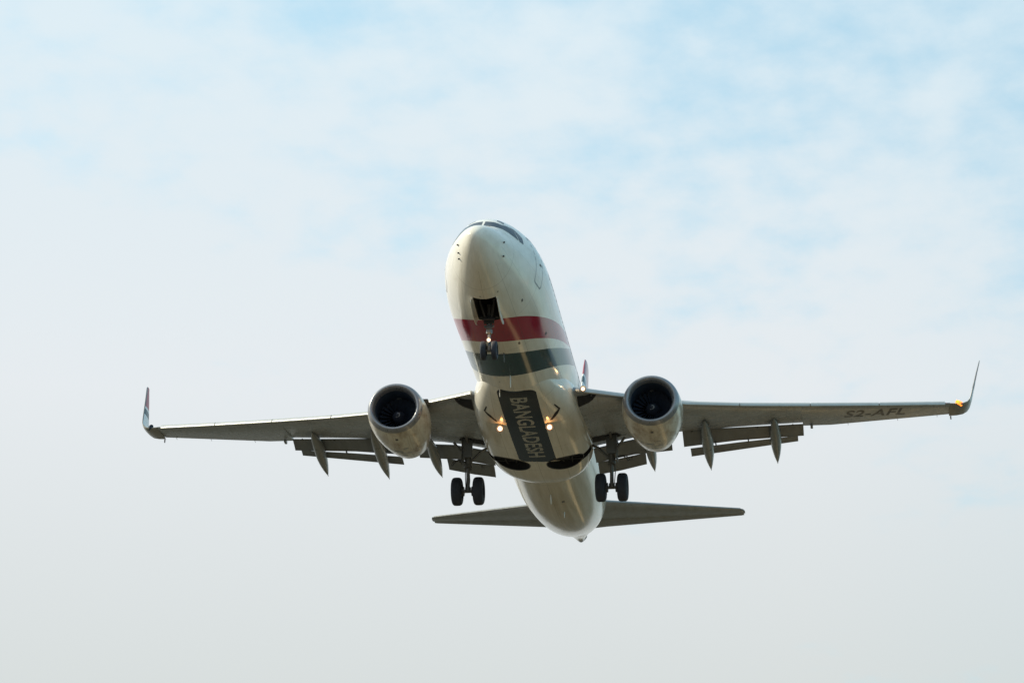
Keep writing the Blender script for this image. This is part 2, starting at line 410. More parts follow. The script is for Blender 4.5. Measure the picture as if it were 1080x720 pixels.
sx = [math.sqrt(r[0]) for r in FT]
fT, fB, fW, fM = [pchip(sx, [r[k] for r in FT]) for k in (1, 2, 3, 4)]
def fus(x, a):                       # a: angle from the top, towards starboard
    s = math.sqrt(max(x, 0)); t, b, w, m = fT(s), fB(s), fW(s), fM(s)
    c = math.cos(a); sn = math.sin(a)
    # the flight-deck shoulders are flatter than a circle
    sh = max(0.0, 1-abs(x-2.3)/2.2)*.10 if c > 0 else 0.0
    yc = .16*max(0.0, min(1.0, (x-29)/8))**1.5
    y = w*sn*(1-sh*math.sin(2*abs(math.asin(max(-1, min(1, c))))))
    return Vector((x, y+yc, m+(t-m)*c if c > 0 else m+(m-b)*c))
NA = 112
stations = [0.0, .008, .03, .07, .12, .2, .3, .45, .6, .8, 1.0, 1.3]+[1.6+.25*i for i in range(20)]+[6.8+1.3*i for i in range(14)]+[25+.5*i for i in range(25)]+[37.2, 37.45]
mb = MB()
mb.loft([[fus(x, 2*PI*j/NA) for j in range(NA)] for x in stations[1:]], cap=False)
n0 = len(mb.v); mb.v.append(tuple(fus(0, 0)))
for j in range(NA): mb.f.append((n0, (j+1) % NA, j))
last = (len(stations)-2)*NA
mb.f.append(tuple(last+j for j in range(NA)))
fus_me = mb.mesh('fuselage')
bm = bmesh.new(); bm.from_mesh(fus_me); FBVH = BVHTree.FromBMesh(bm); bm.free()

def boolean_cut(me, cutters, name):
    tmp = bpy.data.objects.new('tmp_body', me); C.objects.link(tmp); cs = []
    for cm in cutters:
        c = bpy.data.objects.new('tmp_cut', cm); C.objects.link(c); cs.append(c)
        md = tmp.modifiers.new('b', 'BOOLEAN'); md.operation = 'DIFFERENCE'; md.object = c; md.solver = 'EXACT'
        try: md.material_mode = 'TRANSFER'
        except Exception: pass
    dg = bpy.context.evaluated_depsgraph_get()
    new = bpy.data.meshes.new_from_object(tmp.evaluated_get(dg), preserve_all_data_layers=True, depsgraph=dg)
    for c in cs+[tmp]: bpy.data.objects.remove(c)
    new.name = name; return new
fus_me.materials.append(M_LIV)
bay = MB(); bay.box((3.32, 0, -1.75), (1.62, .80, 1.1)); bay_me = bay.mesh('bay'); bay_me.materials.append(M_BAY)
fm = boolean_cut(fus_me, [bay_me], 'fuselage')
if M_BAY.name not in [m.name for m in fm.materials if m]: fm.materials.append(M_BAY)
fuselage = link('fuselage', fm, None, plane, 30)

# wing-to-body fairing
FR = [(10.6, .9, -1.40, .50), (11.4, 1.25, -1.36, .78), (12.4, 1.52, -1.32, .90), (13.5, 1.80, -1.28, 1.00), (15, 2.04, -1.22, 1.10), (16.5, 2.12, -1.2, 1.13), (19, 2.14, -1.2, 1.14), (20.2, 2.08, -1.2, 1.13),
      (21.0, 1.93, -1.22, 1.08), (21.5, 1.72, -1.25, .99), (21.8, 1.5, -1.29, .90), (21.95, 1.25, -1.32, .80), (22.0, .9, -1.35, .65)]
fx = [r[0] for r in FR]; gW, gZ, gH = [pchip(fx, [r[k] for r in FR]) for k in (1, 2, 3)]
def fairing_ring(x):
    w, z, h = gW(x), gZ(x), gH(x); pts = []
    for j in range(96):
        a = 2*PI*j/96; c, s = math.cos(a), math.sin(a); e = 2/2.5
        # two shallow lobes behind the wells, as on the real keel
        pts.append((x, w*math.copysign(abs(s)**e, s), z+h*math.copysign(abs(c)**e, c)))
    return pts
fxs = [10.6+.2*i for i in range(51)]+[20.9, 21.1, 21.3, 21.5, 21.65, 21.8, 21.88, 21.95, 22.0]
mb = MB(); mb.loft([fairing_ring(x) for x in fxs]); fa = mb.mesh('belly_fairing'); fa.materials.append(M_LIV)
bm = bmesh.new(); bm.from_mesh(fa); GBVH = BVHTree.FromBMesh(bm); bm.free()
cut = []
for s in (1, -1):
    c = MB(); ring0 = []; ring1 = []
    for j in range(40):
        a = 2*PI*j/40
        xx = 19.14+.68*math.sin(a)*(1.0 if math.cos(a) > 0 else 1.0); yy = s*(1.06+.72*math.cos(a))
        ring0.append((xx, yy, -2.8)); ring1.append((xx, yy, -1.75))
    c.loft([ring0, ring1]); cm = c.mesh('c'); cm.materials.append(M_WELL); cut.append(cm)
    c = MB(); ring0 = []; ring1 = []
    for (xx, yy) in ((19.0, 1.6), (19.05, 2.5), (19.5, 2.5), (19.55, 1.6)):
        ring0.append((xx, s*yy, -2.8)); ring1.append((xx, s*yy, -1.55))
    c.loft([ring0, ring1]); cm = c.mesh('c'); cm.materials.append(M_WELL); cut.append(cm)
fam = boolean_cut(fa, cut, 'belly_fairing')
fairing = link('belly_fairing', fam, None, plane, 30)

# ---- things that follow the skin
def bvh_hit(o, d):
    best = None
    for b in (FBVH, GBVH):
        h = b.ray_cast(Vector(o), Vector(d))
        if h[0] is not None and (best is None or h[3] < best[3]): best = h
    return best
def onto_skin(me, dirn, off, thick=0.0, back=8.0, hit=bvh_hit):
    """push every vertex of me along dirn onto the skin, then off outward; thick gives it a back"""
    bm = bmesh.new(); bm.from_mesh(me); d = Vector(dirn).normalized()
    kill = []
    for v in bm.verts:
        h = hit(v.co - d*back, d)
        if h is None: kill.append(v); continue
        nrm = h[1]
        if nrm.dot(d) > 0: nrm = -nrm
        v.co = h[0]+nrm*off
    if kill: bmesh.ops.delete(bm, geom=kill, context='VERTS')
    if thick:
        r = bmesh.ops.solidify(bm, geom=bm.faces[:], thickness=thick)
    bmesh.ops.recalc_face_normals(bm, faces=bm.faces)
    bm.to_mesh(me); bm.free(); return me
def grid_poly(pts, axes, step=0.08):
    """planar polygon cut into a fine mesh; axes: indices of the two plane axes, third stays 0"""
    bm = bmesh.new(); vs = []
    for p in pts:
        c = [0, 0, 0]; c[axes[0]] = p[0]; c[axes[1]] = p[1]; vs.append(bm.verts.new(c))
    bm.faces.new(vs)
    for ax in axes:
        lo = min(v.co[ax] for v in bm.verts); hi = max(v.co[ax] for v in bm.verts)
        k = math.ceil(lo/step)*step
        while k < hi:
            no = [0, 0, 0]; no[ax] = 1; co = [0, 0, 0]; co[ax] = k
            bmesh.ops.bisect_plane(bm, geom=bm.verts[:]+bm.edges[:]+bm.faces[:], plane_co=co, plane_no=no); k += step
    me = bpy.data.meshes.new('p'); bm.to_mesh(me); bm.free(); return me
def rounded(cx, cy, w, h, r, n=5):
    pts = []
    for (sx_, sy_, a0) in ((1, 1, 0), (-1, 1, 90), (-1, -1, 180), (1, -1, 270)):
        for i in range(n+1):
            a = R_(a0+90*i/n); pts.append((cx+sx_*(w/2-r)+r*math.cos(a), cy+sy_*(h/2-r)+r*math.sin(a)))
    return pts
def ring_poly(outer, inner, axes):
    bm = bmesh.new(); n = len(outer); A = []; B_ = []
    for lst, P in ((A, outer), (B_, inner)):
        for p in P:
            c = [0, 0, 0]; c[axes[0]] = p[0]; c[axes[1]] = p[1]; lst.append(bm.verts.new(c))
    for i in range(n):
        k = (i+1) % n; bm.faces.new((A[i], A[k], B_[k], B_[i]))
    me = bpy.data.meshes.new('p'); bm.to_mesh(me); bm.free(); return me
def dense(pts, step=0.12):
    o = []
    for i, p in enumerate(pts):
        q = pts[(i+1) % len(pts)]; n = max(1, int(math.dist(p, q)/step))
        for k in range(n): o.append((p[0]+(q[0]-p[0])*k/n, p[1]+(q[1]-p[1])*k/n))
    return o

# cockpit windows: two front panes projected aft, two side panes each side projected inward
for s in (1, -1):
    fr = [(s*.04, .47), (s*.04, .86), (s*.36, .84), (s*.66, .74), (s*.735, .47), (s*.40, .47)]
    me = onto_skin(grid_poly(fr, (1, 2)), (1, 0, 0), 0.006)
    o = link('cockpit_window', me, M_GLASS, fuselage, 60)
    for sd_ in ([(2.06, .45), (2.15, .72), (2.72, .84), (2.90, .72), (2.78, .32)], [(2.84, .31), (2.96, .72), (2.80, .86), (3.10, .88), (3.36, .66), (3.14, .32)]):
        me = onto_skin(grid_poly(sd_, (0, 2)), (0, -s, 0), 0.006)
        link('cockpit_window', me, M_GLASS, fuselage, 60)
    # overhead eyebrow pane
    me = onto_skin(grid_poly(rounded(2.75, s*.50, .26, .24, .05), (0, 1)), (0, 0, -1), 0.006)
    link('eyebrow_window', me, M_GLASS, fuselage, 60)
# cabin doors, windows
def door(x, zc_, w, h, s, name='cabin_door'):
    o_ = dense(rounded(x, zc_, w, h, .14), .1); i_ = dense(rounded(x, zc_, w-.05, h-.05, .12), .1)
    n = min(len(o_), len(i_))
    o_ = rounded(x, zc_, w, h, .14, 8); i_ = rounded(x, zc_, w-.10, h-.10, .11, 8)
    def sub(P):
        q = []
        for a, b in zip(P, P[1:]+P[:1]):
            q += [(a[0]+(b[0]-a[0])*t/6, a[1]+(b[1]-a[1])*t/6) for t in range(6)]
        return q
    me = onto_skin(ring_poly(sub(o_), sub(i_), (0, 2)), (0, -s, 0), 0.004)
    d_ = link(name, me, M_SEAL, fuselage, 60)
    hb = onto_skin(grid_poly(rounded(x+.15*w, zc_-.05, .22, .07, .03), (0, 2)), (0, -s, 0), 0.012)
    link('handle', hb, M_DARKMETAL, d_, 60)
for s in (1, -1):
    door(4.5, .18, .86, 1.75, s); door(31.0, .35, .76, 1.6, s); door(16.3, .35, .52, .97, s, 'overwing_exit')
    k = 0; x = 6.3
    while x < 30.2:
        me = onto_skin(grid_poly(rounded(x, .42, .23, .33, .09, 3), (0, 2), 1), (0, -s, 0), 0.004)
        link('passenger_window', me, M_GLASS, fuselage, 60); x += .535
# probes, drains, small hatches
def blister(name, at, nrm, length, rad, mat, parent, height=0.1):
    m = MB(); at = Vector(at); nrm = Vector(nrm).normalized()
    m.tube([at, at+nrm*height, at+nrm*height+Vector((-length, 0, 0))], [rad, rad*.8, rad*.5], 8)
    return m.build(name, mat, parent)
for s in (1, -1):
    for (x, z) in (((.80, -.60), (.88, -.86), (1.02, -1.02)) if s > 0 else ((1.15, -.42), (1.25, -.88))):
        h = bvh_hit((x, s*6, z), (0, -s, 0))
        if h[0]: blister('pitot_probe', h[0], h[1]*(1 if h[1].y*s > 0 else -1), .05, .034, M_DARKMETAL, fuselage, .035)
for (x, y, w, h_) in ((3.9, -1.15, .16, .05), (6.7, -.72, .22, .07), (7.0, .25, .10, .08), (10.3, .45, .06, .05), (2.35, .12, .05, .05), (7.8, -1.55, .18, .05), (24.6, -.4, .2, .12), (2.3, -.5, .05, .05)):
    me = onto_skin(grid_poly(rounded(x, y, w, h_, .02), (0, 1)), (0, 0, 1), 0.004)
    link('service_port', me, M_DARKMETAL, fuselage, 60)
# blade antennas under the belly
def blade(name, x, y, chord, height, mat, parent):
    h = bvh_hit((x, y, -6), (0, 0, 1)); z = h[0].z
    m = MB(); rings_ = []
    for t, cc, dx in ((-.05, 1, 0), (0.5, .8, .12), (1, .5, .3)):
        ring = []
        for j in range(16):
            a = 2*PI*j/16; ring.append((x+chord*dx+chord*cc*.5*math.cos(a), y+.012*math.sin(a)*(1.5-t*.5)*1.2, z-height*t))
        rings_.append(ring)
    m.loft(rings_); m.build(name, mat, parent)
blade('blade_antenna', 9.6, -.05, .30, .42, M_WHITE, fuselage)
blade('blade_antenna', 7.3, -.1, .26, .30, M_DARKMETAL, fuselage)
blade('blade_antenna', 23.6, 0, .34, .34, M_WHITE, fuselage)
blade('drain_mast', 11.2, .55, .16, .26, M_WHITE, fuselage)
blade('drain_mast', 26.0, -.3, .16, .24, M_WHITE, fuselage)
h = bvh_hit((13.0, 0, -6), (0, 0, 1))
# tail end: auxiliary power unit exhaust
m = MB(); m.lathe([(-.5, .30), (0, .29), (.12, .26), (.30, .21), (.46, .17), (.47, .145), (.30, .13), (.29, .0001)], (37.40, .16, .50), (1, 0, .02), 28)
apu = m.build('exhaust_cone', M_DARKMETAL, plane)
# red anti-collision beacon
m = MB(); m.lathe([(0, .10), (.05, .10), (.10, .07), (.12, .0001)], (12.4, .05, -2.17), (0, 0, -1), 16); 

# belly name
def text_mesh(txt, size, sx_=1.0, shear=0.0, bold=0.0, spacing=1.0):
    cu = bpy.data.curves.new('t', 'FONT'); cu.body = txt; cu.size = size; cu.shear = shear; cu.align_x = 'CENTER'; cu.align_y = 'CENTER'
    cu.offset = bold; cu.space_character = spacing; cu.resolution_u = 4
    o = bpy.data.objects.new('t', cu); C.objects.link(o); dg = bpy.context.evaluated_depsgraph_get(); dg.update()
    me = bpy.data.meshes.new_from_object(o.evaluated_get(dg)); bpy.data.objects.remove(o)
    me.transform(Matrix.Diagonal((sx_, 1, 1, 1)))
    me.materials.clear(); return me
def refine(me, axes, step):
    bm = bmesh.new(); bm.from_mesh(me); bmesh.ops.remove_doubles(bm, verts=bm.verts, dist=1e-4)
    for ax in axes:
        lo = min(v.co[ax] for v in bm.verts); hi = max(v.co[ax] for v in bm.verts); k = math.ceil(lo/step)*step
        while k < hi:
            no = [0, 0, 0]; no[ax] = 1; co = [0, 0, 0]; co[ax] = k
            bmesh.ops.bisect_plane(bm, geom=bm.verts[:]+bm.edges[:]+bm.faces[:], plane_co=co, plane_no=no); k += step
    bm.to_mesh(me); bm.free(); return me
tm = text_mesh('BANGLADESH', 1.0, 1.0, 0, 0.022, 1.04)
xs_ = [v.co.x for v in tm.vertices]; ys_ = [v.co.y for v in tm.vertices]
tw, th = max(xs_)-min(xs_), max(ys_)-min(ys_)
cx_, cy_ = (max(xs_)+min(xs_))/2, (max(ys_)+min(ys_))/2
LX, LH = 6.35, 0.66
# text runs aft; letter tops towards port (-y), seen from below
for v in tm.vertices:
    u, w_ = (v.co.x-cx_)/tw, (v.co.y-cy_)/th
    v.co = Vector((14.95+u*LX, -.07-w_*LH, 0))
refine(tm, (0, 1), .15); onto_skin(tm, (0, 0, 1), 0.006)
link('belly_lettering', tm, M_LETTER, fairing, 60)

# landing lights under the fairing + air scoops
def lamp_spill(name, loc, col, energy, parent, r=.05):
    l = bpy.data.lights.new(name, 'POINT'); l.energy = energy; l.color = col; l.shadow_soft_size = r
    o = bpy.data.objects.new(name, l); C.objects.link(o); o.parent = parent; o.location = loc
for s in (1, -1):
    h = bvh_hit((14.55, s*.93, -6), (0, 0, 1)); z = h[0].z
    m = MB(); c0 = Vector((14.5, s*.95, z-.16)); ax = Vector((-1, 0, -.30)).normalized()
    m.lathe([(-.08, .0001), (-.08, .09), (-.02, .135), (.03, .15), (.03, .13), (-.005, .11), (-.005, .0001)], c0, ax, 28)
    m.tube([c0-ax*.05, (14.62, s*.93, z+.05)], .035, 8)
    ll = m.build('landing_light', M_STEEL, fairing)
    m = MB(); m.lathe([(0, .0001), (0, .096), (.02, .09), (.03, .0001)], c0+ax*.005, ax, 28); m.build('lens', M_LAMP, ll)
    lamp_spill('lamp_glow', c0+Vector((-.12, 0, -.02)), (1, .42, .10), 1.5, ll)
    # ram-air inlet: a dark slanted slot with a raised lip
    sl = [(13.05, s*1.27), (13.0, s*1.30), (13.55, s*1.46), (13.85, s*1.34), (14.25, s*1.08), (14.20, s*1.01), (13.72, s*1.22), (13.52, s*1.39)]
    me = onto_skin(grid_poly(sl, (0, 1), .1), (0, 0, 1), 0.008)
    link('air_inlet', me, M_WELL, fairing, 60)

# ------------------------------------------------------------------ wings
def naca(n=14, t=.12, camber=.02, cut_lo=1.0, cut_hi=1.0):
    up = []; lo = []
    for i in range(n+1):
        b = PI*i/n
        for lst, c in ((up, cut_hi), (lo, cut_lo)):
            x = (1-math.cos(b))/2*c
            yt = 5*t*(.2969*math.sqrt(x)-.1260*x-.3516*x*x+.2843*x**3-.1036*x**4)
            yc = camber*4*x*(1-x)
            lst.append((x, yc+(yt if lst is up else -yt)))
    return up[::-1]+lo[1:]
def lin(tab, x):
    if x <= tab[0][0]: return tab[0][1]
    for (a, b), (c, d) in zip(tab, tab[1:]):
        if x <= c: return b+(d-b)*(x-a)/(c-a)
    return tab[-1][1]
LEX = [(0, 12.6), (1.95, 14.05), (16.4, 22.16)]
LEZ = [(0, -1.30), (1.95, -1.13), (5.93, -.96), (8.2, -.63), (10.6, -.22), (13.5, .30), (16.4, .84)]
TEX = [(0, 20.6), (5.4, 20.5), (7.7, 20.72), (10.4, 21.4), (10.41, 21.78), (16.5, 23.68)]
TEZ = [(0, -1.30), (1.9, -1.15), (3.56, -.80), (7.66, -.42), (10.35, -.07), (10.8, -.07), (16.5, .93)]
def wing_ring(y, s, t):
    x0, z0, x1, z1 = lin(LEX, y), lin(LEZ, y), lin(TEX, y), lin(TEZ, y)
    flap = y < 10.405
    prof = naca(18, t, .01); ring = []
    # keep the fixed trailing edge blunt where the flaps start
    for (u, v) in prof:
        x = x0+(x1-x0)*u; z = z0+(z1-z0)*u+v*(x1-x0)*1.0
        ring.append((x, s*y, z))
    return ring
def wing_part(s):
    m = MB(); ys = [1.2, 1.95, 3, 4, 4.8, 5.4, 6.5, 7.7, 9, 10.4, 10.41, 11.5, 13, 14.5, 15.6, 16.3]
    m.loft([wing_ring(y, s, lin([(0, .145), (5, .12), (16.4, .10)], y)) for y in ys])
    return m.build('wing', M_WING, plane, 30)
def slab_wing(name, ysec, mat, parent, s, t=.12, camber=.0, n=12):
    """ysec: (y, xLE, zLE, xTE, zTE)"""
    m = MB(); rings_ = []
    for sec in ysec:
        y, x0, z0, x1, z1 = sec[:5]; tt = sec[5] if len(sec) > 5 else t
        d = Vector((x1-x0, 0, z1-z0)); c = d.length; d.normalize(); up = Vector((-d.z, 0, d.x))
        rings_.append([Vector((x0, s*y, z0))+d*(u*c)+up*(v*c) for (u, v) in naca(n, tt, camber)])
    m.loft(rings_); return m.build(name, mat, parent, 30)
for s in (1, -1):
    w = wing_part(s)
    # leading edge slats / inboard leading edge flap, drooped ahead of the wing
    def slat(y0, y1, name='slat', c0=.52, c1=.42):
        secs = []
        for k in range(5):
            y = y0+(y1-y0)*k/4; x0, z0 = lin(LEX, y), lin(LEZ, y); c = c0+(c1-c0)*k/4
            secs.append((y, x0-c*.42, z0-.10-.02*c, x0+c*.55, z0+.12+.06*c, .20))
        return slab_wing(name, secs, M_ALU, w, s, .2, .06)
    slat(2.02, 4.30, 'leading_edge_flap', .92, .66)
    slat(5.45, 8.05, c0=.52, c1=.48); slat(8.09, 10.75, c0=.48, c1=.42); slat(10.79, 13.45, c0=.42, c1=.36); slat(13.49, 16.1, c0=.36, c1=.28)
    # flaps: main then aft element
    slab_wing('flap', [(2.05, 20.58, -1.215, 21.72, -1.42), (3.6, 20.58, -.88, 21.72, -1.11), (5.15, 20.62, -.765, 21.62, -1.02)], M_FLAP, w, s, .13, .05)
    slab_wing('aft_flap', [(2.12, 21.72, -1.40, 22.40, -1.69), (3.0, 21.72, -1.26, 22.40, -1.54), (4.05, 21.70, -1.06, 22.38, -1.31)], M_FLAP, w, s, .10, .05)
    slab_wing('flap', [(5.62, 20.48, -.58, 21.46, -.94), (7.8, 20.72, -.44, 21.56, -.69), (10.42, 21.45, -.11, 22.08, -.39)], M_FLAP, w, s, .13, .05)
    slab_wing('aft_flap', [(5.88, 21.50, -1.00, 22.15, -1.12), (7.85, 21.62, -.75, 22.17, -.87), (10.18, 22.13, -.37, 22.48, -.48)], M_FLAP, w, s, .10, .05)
    bmw = bmesh.new(); bmw.from_mesh(w.data); WB = BVHTree.FromBMesh(bmw); bmw.free()
    me = grid_poly([(14.22, s*2.02), (14.40, s*2.55), (14.50, s*2.72), (14.72, s*2.45), (14.92, s*2.02)], (0, 1), .1)
    onto_skin(me, (0, 0, 1), .02, hit=lambda o, d: (lambda h_: None if h_[0] is None else h_)(WB.ray_cast(Vector(o), Vector(d))))
    link('leading_edge_recess', me, M_WELL, w, 60)
    # small brackets bridging the gaps
    for (y, x, z) in ((3.0, 20.5, -1.05), (4.9, 20.5, -.82), (6.0, 20.6, -.62), (8.6, 21.0, -.38), (10.0, 21.4, -.18), (2.6, 21.7, -1.48), (3.5, 21.72, -1.25), (8.2, 21.66, -.68), (6.9, 21.5, -.84), (9.8, 22.0, -.42)):
        m = MB(); m.box((x+.08, s*y, z), (.34, .05, .07)); m.build('flap_bracket', M_STEEL, w, None, .01)
    # canoe fairings over the flap tracks
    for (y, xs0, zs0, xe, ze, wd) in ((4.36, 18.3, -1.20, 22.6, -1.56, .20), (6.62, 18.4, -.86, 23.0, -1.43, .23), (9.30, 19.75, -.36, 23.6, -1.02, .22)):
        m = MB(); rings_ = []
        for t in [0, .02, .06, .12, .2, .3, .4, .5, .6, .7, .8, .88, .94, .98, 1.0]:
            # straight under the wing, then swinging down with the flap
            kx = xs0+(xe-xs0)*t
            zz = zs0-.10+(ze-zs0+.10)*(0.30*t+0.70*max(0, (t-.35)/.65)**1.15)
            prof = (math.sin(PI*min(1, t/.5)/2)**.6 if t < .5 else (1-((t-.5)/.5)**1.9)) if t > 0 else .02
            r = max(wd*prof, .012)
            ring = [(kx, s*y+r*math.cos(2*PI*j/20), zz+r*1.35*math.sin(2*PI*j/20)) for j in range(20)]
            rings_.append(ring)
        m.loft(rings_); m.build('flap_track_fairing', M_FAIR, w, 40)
    # blended winglet
    path = [(16.28, .82, 22.12, 23.62, 0), (16.6, .87, 22.30, 23.73, 8), (16.85, .95, 22.48, 23.83, 22), (17.03, 1.09, 22.68, 23.93, 42), (17.14, 1.28, 22.88, 24.05, 60), (17.20, 1.5, 23.08, 24.20, 74),
            (17.30, 2.0, 23.55, 24.52, 80), (17.50, 3.0, 24.50, 25.18, 81), (17.66, 3.75, 25.22, 25.68, 81), (17.68, 3.87, 25.42, 25.76, 81)]
    rings_ = []
    for (y, z, x0, x1, cant) in path:
        c = x1-x0; ca, sa = math.cos(R_(cant)), math.sin(R_(cant))
        rings_.append([(x0+u*c, s*(y-v*c*sa), z+v*c*ca+.06*(1-u if cant < 20 else 0)*0) for (u, v) in naca(14, .085, .0)])
    m = MB(); m.loft(rings_); wl = m.build('winglet', M_WLT, w, 40)
    # navigation lamp housing on the tip leading edge, static discharger
    m = MB(); m.tube([(22.30, s*16.60, .93), (22.62, s*16.74, .96)], [.085, .105], 10)
    m.build('navigation_light', M_NAVR if s < 0 else M_GLASS, w)
    if s < 0: lamp_spill('lamp_glow', Vector((22.2, s*16.6, 1.02)), (1, .25, .03), 2.4, w, .03)
    m = MB(); m.tube([(23.7, s*16.35, .84), (23.73, s*16.36, .70)], [.03, .022], 8); m.build('drain_mast', M_DARKMETAL, w)
    for y in (12.2, 14.2, 15.8):
        m = MB(); xx, zz = lin(TEX, y), lin(TEZ, y); m.tube([(xx-.05, s*y, zz), (xx+.16, s*y, zz-.02)], .008, 6); m.build('static_wick', M_DARKMETAL, w)
    # aileron and flap drive fairing bump
    m = MB(); m.box((21.62, s*10.75, -.16), (.3, .10, .12)); m.build('aileron_hinge', M_FAIR, w, None, .03)
    # wing root landing light in the leading edge
    if s < 0:
        yy = 2.30; x0, z0 = lin(LEX, yy)-.50, lin(LEZ, yy)-.06
        m = MB(); m.lathe([(-.10, .0001), (-.10, .10), (0, .12), (.0, .10), (-.03, .09), (-.03, .0001)], (x0, s*yy, z0), (-1, 0, -.2), 20)
        rl = m.build('wing_root_light', M_STEEL, w)
        if s < 0:
            m = MB(); m.lathe([(0, .0001), (0, .075), (.02, .0001)], (x0-.0, s*yy, z0), (-1, 0, -.2), 20); m.build('lens', M_LAMP, rl)
            lamp_spill('lamp_glow', Vector((x0-.22, s*yy, z0+.05)), (1, .6, .25), 1.6, rl, .04)
    if s < 0:
        # registration under the port wing
        rm = text_mesh('S2-AFL', 1.0, 1.0, .3, .022, 1.08)
        xs_ = [v.co.x for v in rm.vertices]; ys_ = [v.co.y for v in rm.vertices]
        x_0, y_0 = min(xs_), (max(ys_)+min(ys_))/2; tw = max(xs_)-min(xs_); th = max(ys_)-min(ys_)
        for v in rm.vertices:
            u, q = (v.co.x-x_0)/tw, (v.co.y-y_0)/th
            yp = 12.05+u*2.45
            xm = lin(LEX, yp)+(lin(TEX, yp)-lin(LEX, yp))*.385
            v.co = Vector((xm-q*.98, -yp, 0))
        refine(rm, (0, 1), .15)
        bmw = bmesh.new(); bmw.from_mesh(w.data); WB = BVHTree.FromBMesh(bmw); bmw.free()
        onto_skin(rm, (0, 0, 1), .005, hit=lambda o, d: (lambda h_: None if h_[0] is None else h_)(WB.ray_cast(Vector(o), Vector(d))))
        link('registration', rm, M_INK, w, 60)

# ------------------------------------------------------------------ engines
def sq(h, r, ca, sa):
    # flattened underside of the forward cowl
    k = max(0.0, 1-abs(h-1.0)/2.6)
    ry = r*ca*(1+.035*k); rz = r*sa
    if sa < 0: rz *= (1-.055*k)
    return ry, rz
for s in (1, -1):
    ax = Vector((1, -s*.02, -.035)).normalized(); o0 = Vector((13.2, s*(4.85 if s > 0 else 4.92), -1.87))
    m = MB(); m.lathe([(.20, 1.035), (.45, 1.075), (.8, 1.105), (1.2, 1.12), (1.7, 1.105), (2.2, 1.05), (2.7, .965), (3.15, .865), (3.45, .79), (3.46, .765), (3.0, .74), (2.2, .72), (1.2, .70)],
                      o0, ax, 72, squash=sq)
    eng = m.build('engine_cowl', M_NAC, plane, 40)
    m = MB(); m.lathe([(.202, 1.036), (.12, 1.008), (.05, .972), (.01, .935), (0, .895), (.01, .86), (.05, .825), (.13, .79), (.25, .765), (.26, .80), (.2, 1.0)],
                      o0, ax, 72, closed_prof=True, squash=sq)
    m.build('inlet_lip', M_LIP, eng, 60)
    m = MB(); m.lathe([(.25, .767), (.5, .755), (.8, .755), (1.0, .770), (1.35, .775), (1.35, .80), (.25, .81)], o0, ax, 72, closed_prof=True, squash=sq)
    m.build('inlet_duct', M_DUCT, eng, 40)
    # fan: twenty-four swept blades in front of a dark disc
    a_ = Vector((0, 1, 0)); a_ = (a_-ax*a_.dot(ax)).normalized(); b_ = ax.cross(a_)
    m = MB()
    for k in range(24):
        th0 = 2*PI*k/24; L_ = []; T_ = []
        for q in range(6):
            r = .25+.515*q/5; tw_ = .14+.10*q/5
            for lst, dth, dh in ((L_, -.10, -.02), (T_, .13, .16-.08*q/5)):
                th_ = th0+dth+.10*q/5; lst.append(o0+ax*(1.02+dh+.04*q/5)+(a_*math.cos(th_)+b_*math.sin(th_))*r)
        n = len(L_); vs = L_+T_; off = ax*.018
        vs2 = [v+off for v in vs]
        fs = []
        for q in range(n-1):
            fs += [(q, q+1, n+q+1, n+q), (2*n+q, 3*n+q, 3*n+q+1, 2*n+q+1)]
        fs += [(0, n, 3*n, 2*n), (n-1, 3*n-1, 4*n-1, 2*n-1)]
        m.add(vs+vs2, fs)
    m.build('fan', M_FAN, eng, 40)
    m = MB(); m.lathe([(1.26, .0001), (1.26, .77), (1.30, .77), (1.30, .0001)], o0, ax, 48); m.build('fan_back_plate', M_WELL, eng, 40)
    m = MB(); m.lathe([(.70, .0001), (.705, .03), (.75, .085), (.85, .165), (.97, .23), (1.06, .26), (1.06, .0001)], o0, ax, 40); sp_ = m.build('spinner', M_SPIN, eng, 60)
    # white comma on the spinner
    m = MB(); P = []
    for q in range(22):
        t = q/21; th_ = 1.0+t*4.4; r = .03+.085*t; wv = .04*math.sin(PI*min(1, t*1.15))**.5 if t < .87 else .02
        def surf(r_):
            prof = [(.03, .705), (.085, .75), (.165, .85), (.23, .97), (.26, 1.06)]
            return lin(prof, r_)-.008
        P.append([o0+ax*surf(rr_)+(a_*math.cos(th_)+b_*math.sin(th_))*rr_ for rr_ in (r-wv/2, r, r+wv/2)])
    m.loft([[p[0], p[1], p[2]] for p in P], cap=False, closed=False); m.build('spinner_swirl', simple('spinner_white', (.36, .36, .36), .4) if s > 0 else bpy.data.materials['spinner_white'], eng, 60)
    # core nozzle and plug
    m = MB(); m.lathe([(2.6, .60), (3.2, .58), (3.8, .50), (4.3, .40), (4.31, .375), (3.6, .40), (2.7, .42)], o0, ax, 48); m.build('core_nozzle', M_DARKMETAL, eng, 40)
    m = MB(); m.lathe([(3.4, .26), (4.2, .22), (4.7, .10), (4.85, .0001)], o0, ax, 32); m.build('exhaust_plug', M_DARKMETAL, eng, 50)
    # pylon
    m = MB(); rings_ = []
    for (x, zt, zb, hw) in ((14.0, -.80, -1.1, .03), (14.6, -.72, -1.2, .17), (15.6, -.70, -1.3, .21), (17.0, -.80, -1.4, .21), (18.4, -.85, -1.25, .14), (19.2, -.88, -1.05, .03)):
        rings_.append([(x, s*4.85+hw*cy, z_) for (cy, z_) in ((-1, zb), (-1, zt-.05), (-.6, zt), (.6, zt), (1, zt-.05), (1, zb))])
    m.loft(rings_); m.build('pylon', M_FAIR, eng, 40, .01)
    # inboard chine
    m = MB(); th_ = R_(38); cy, cz = -s*math.cos(th_), math.sin(th_)
    pts = []
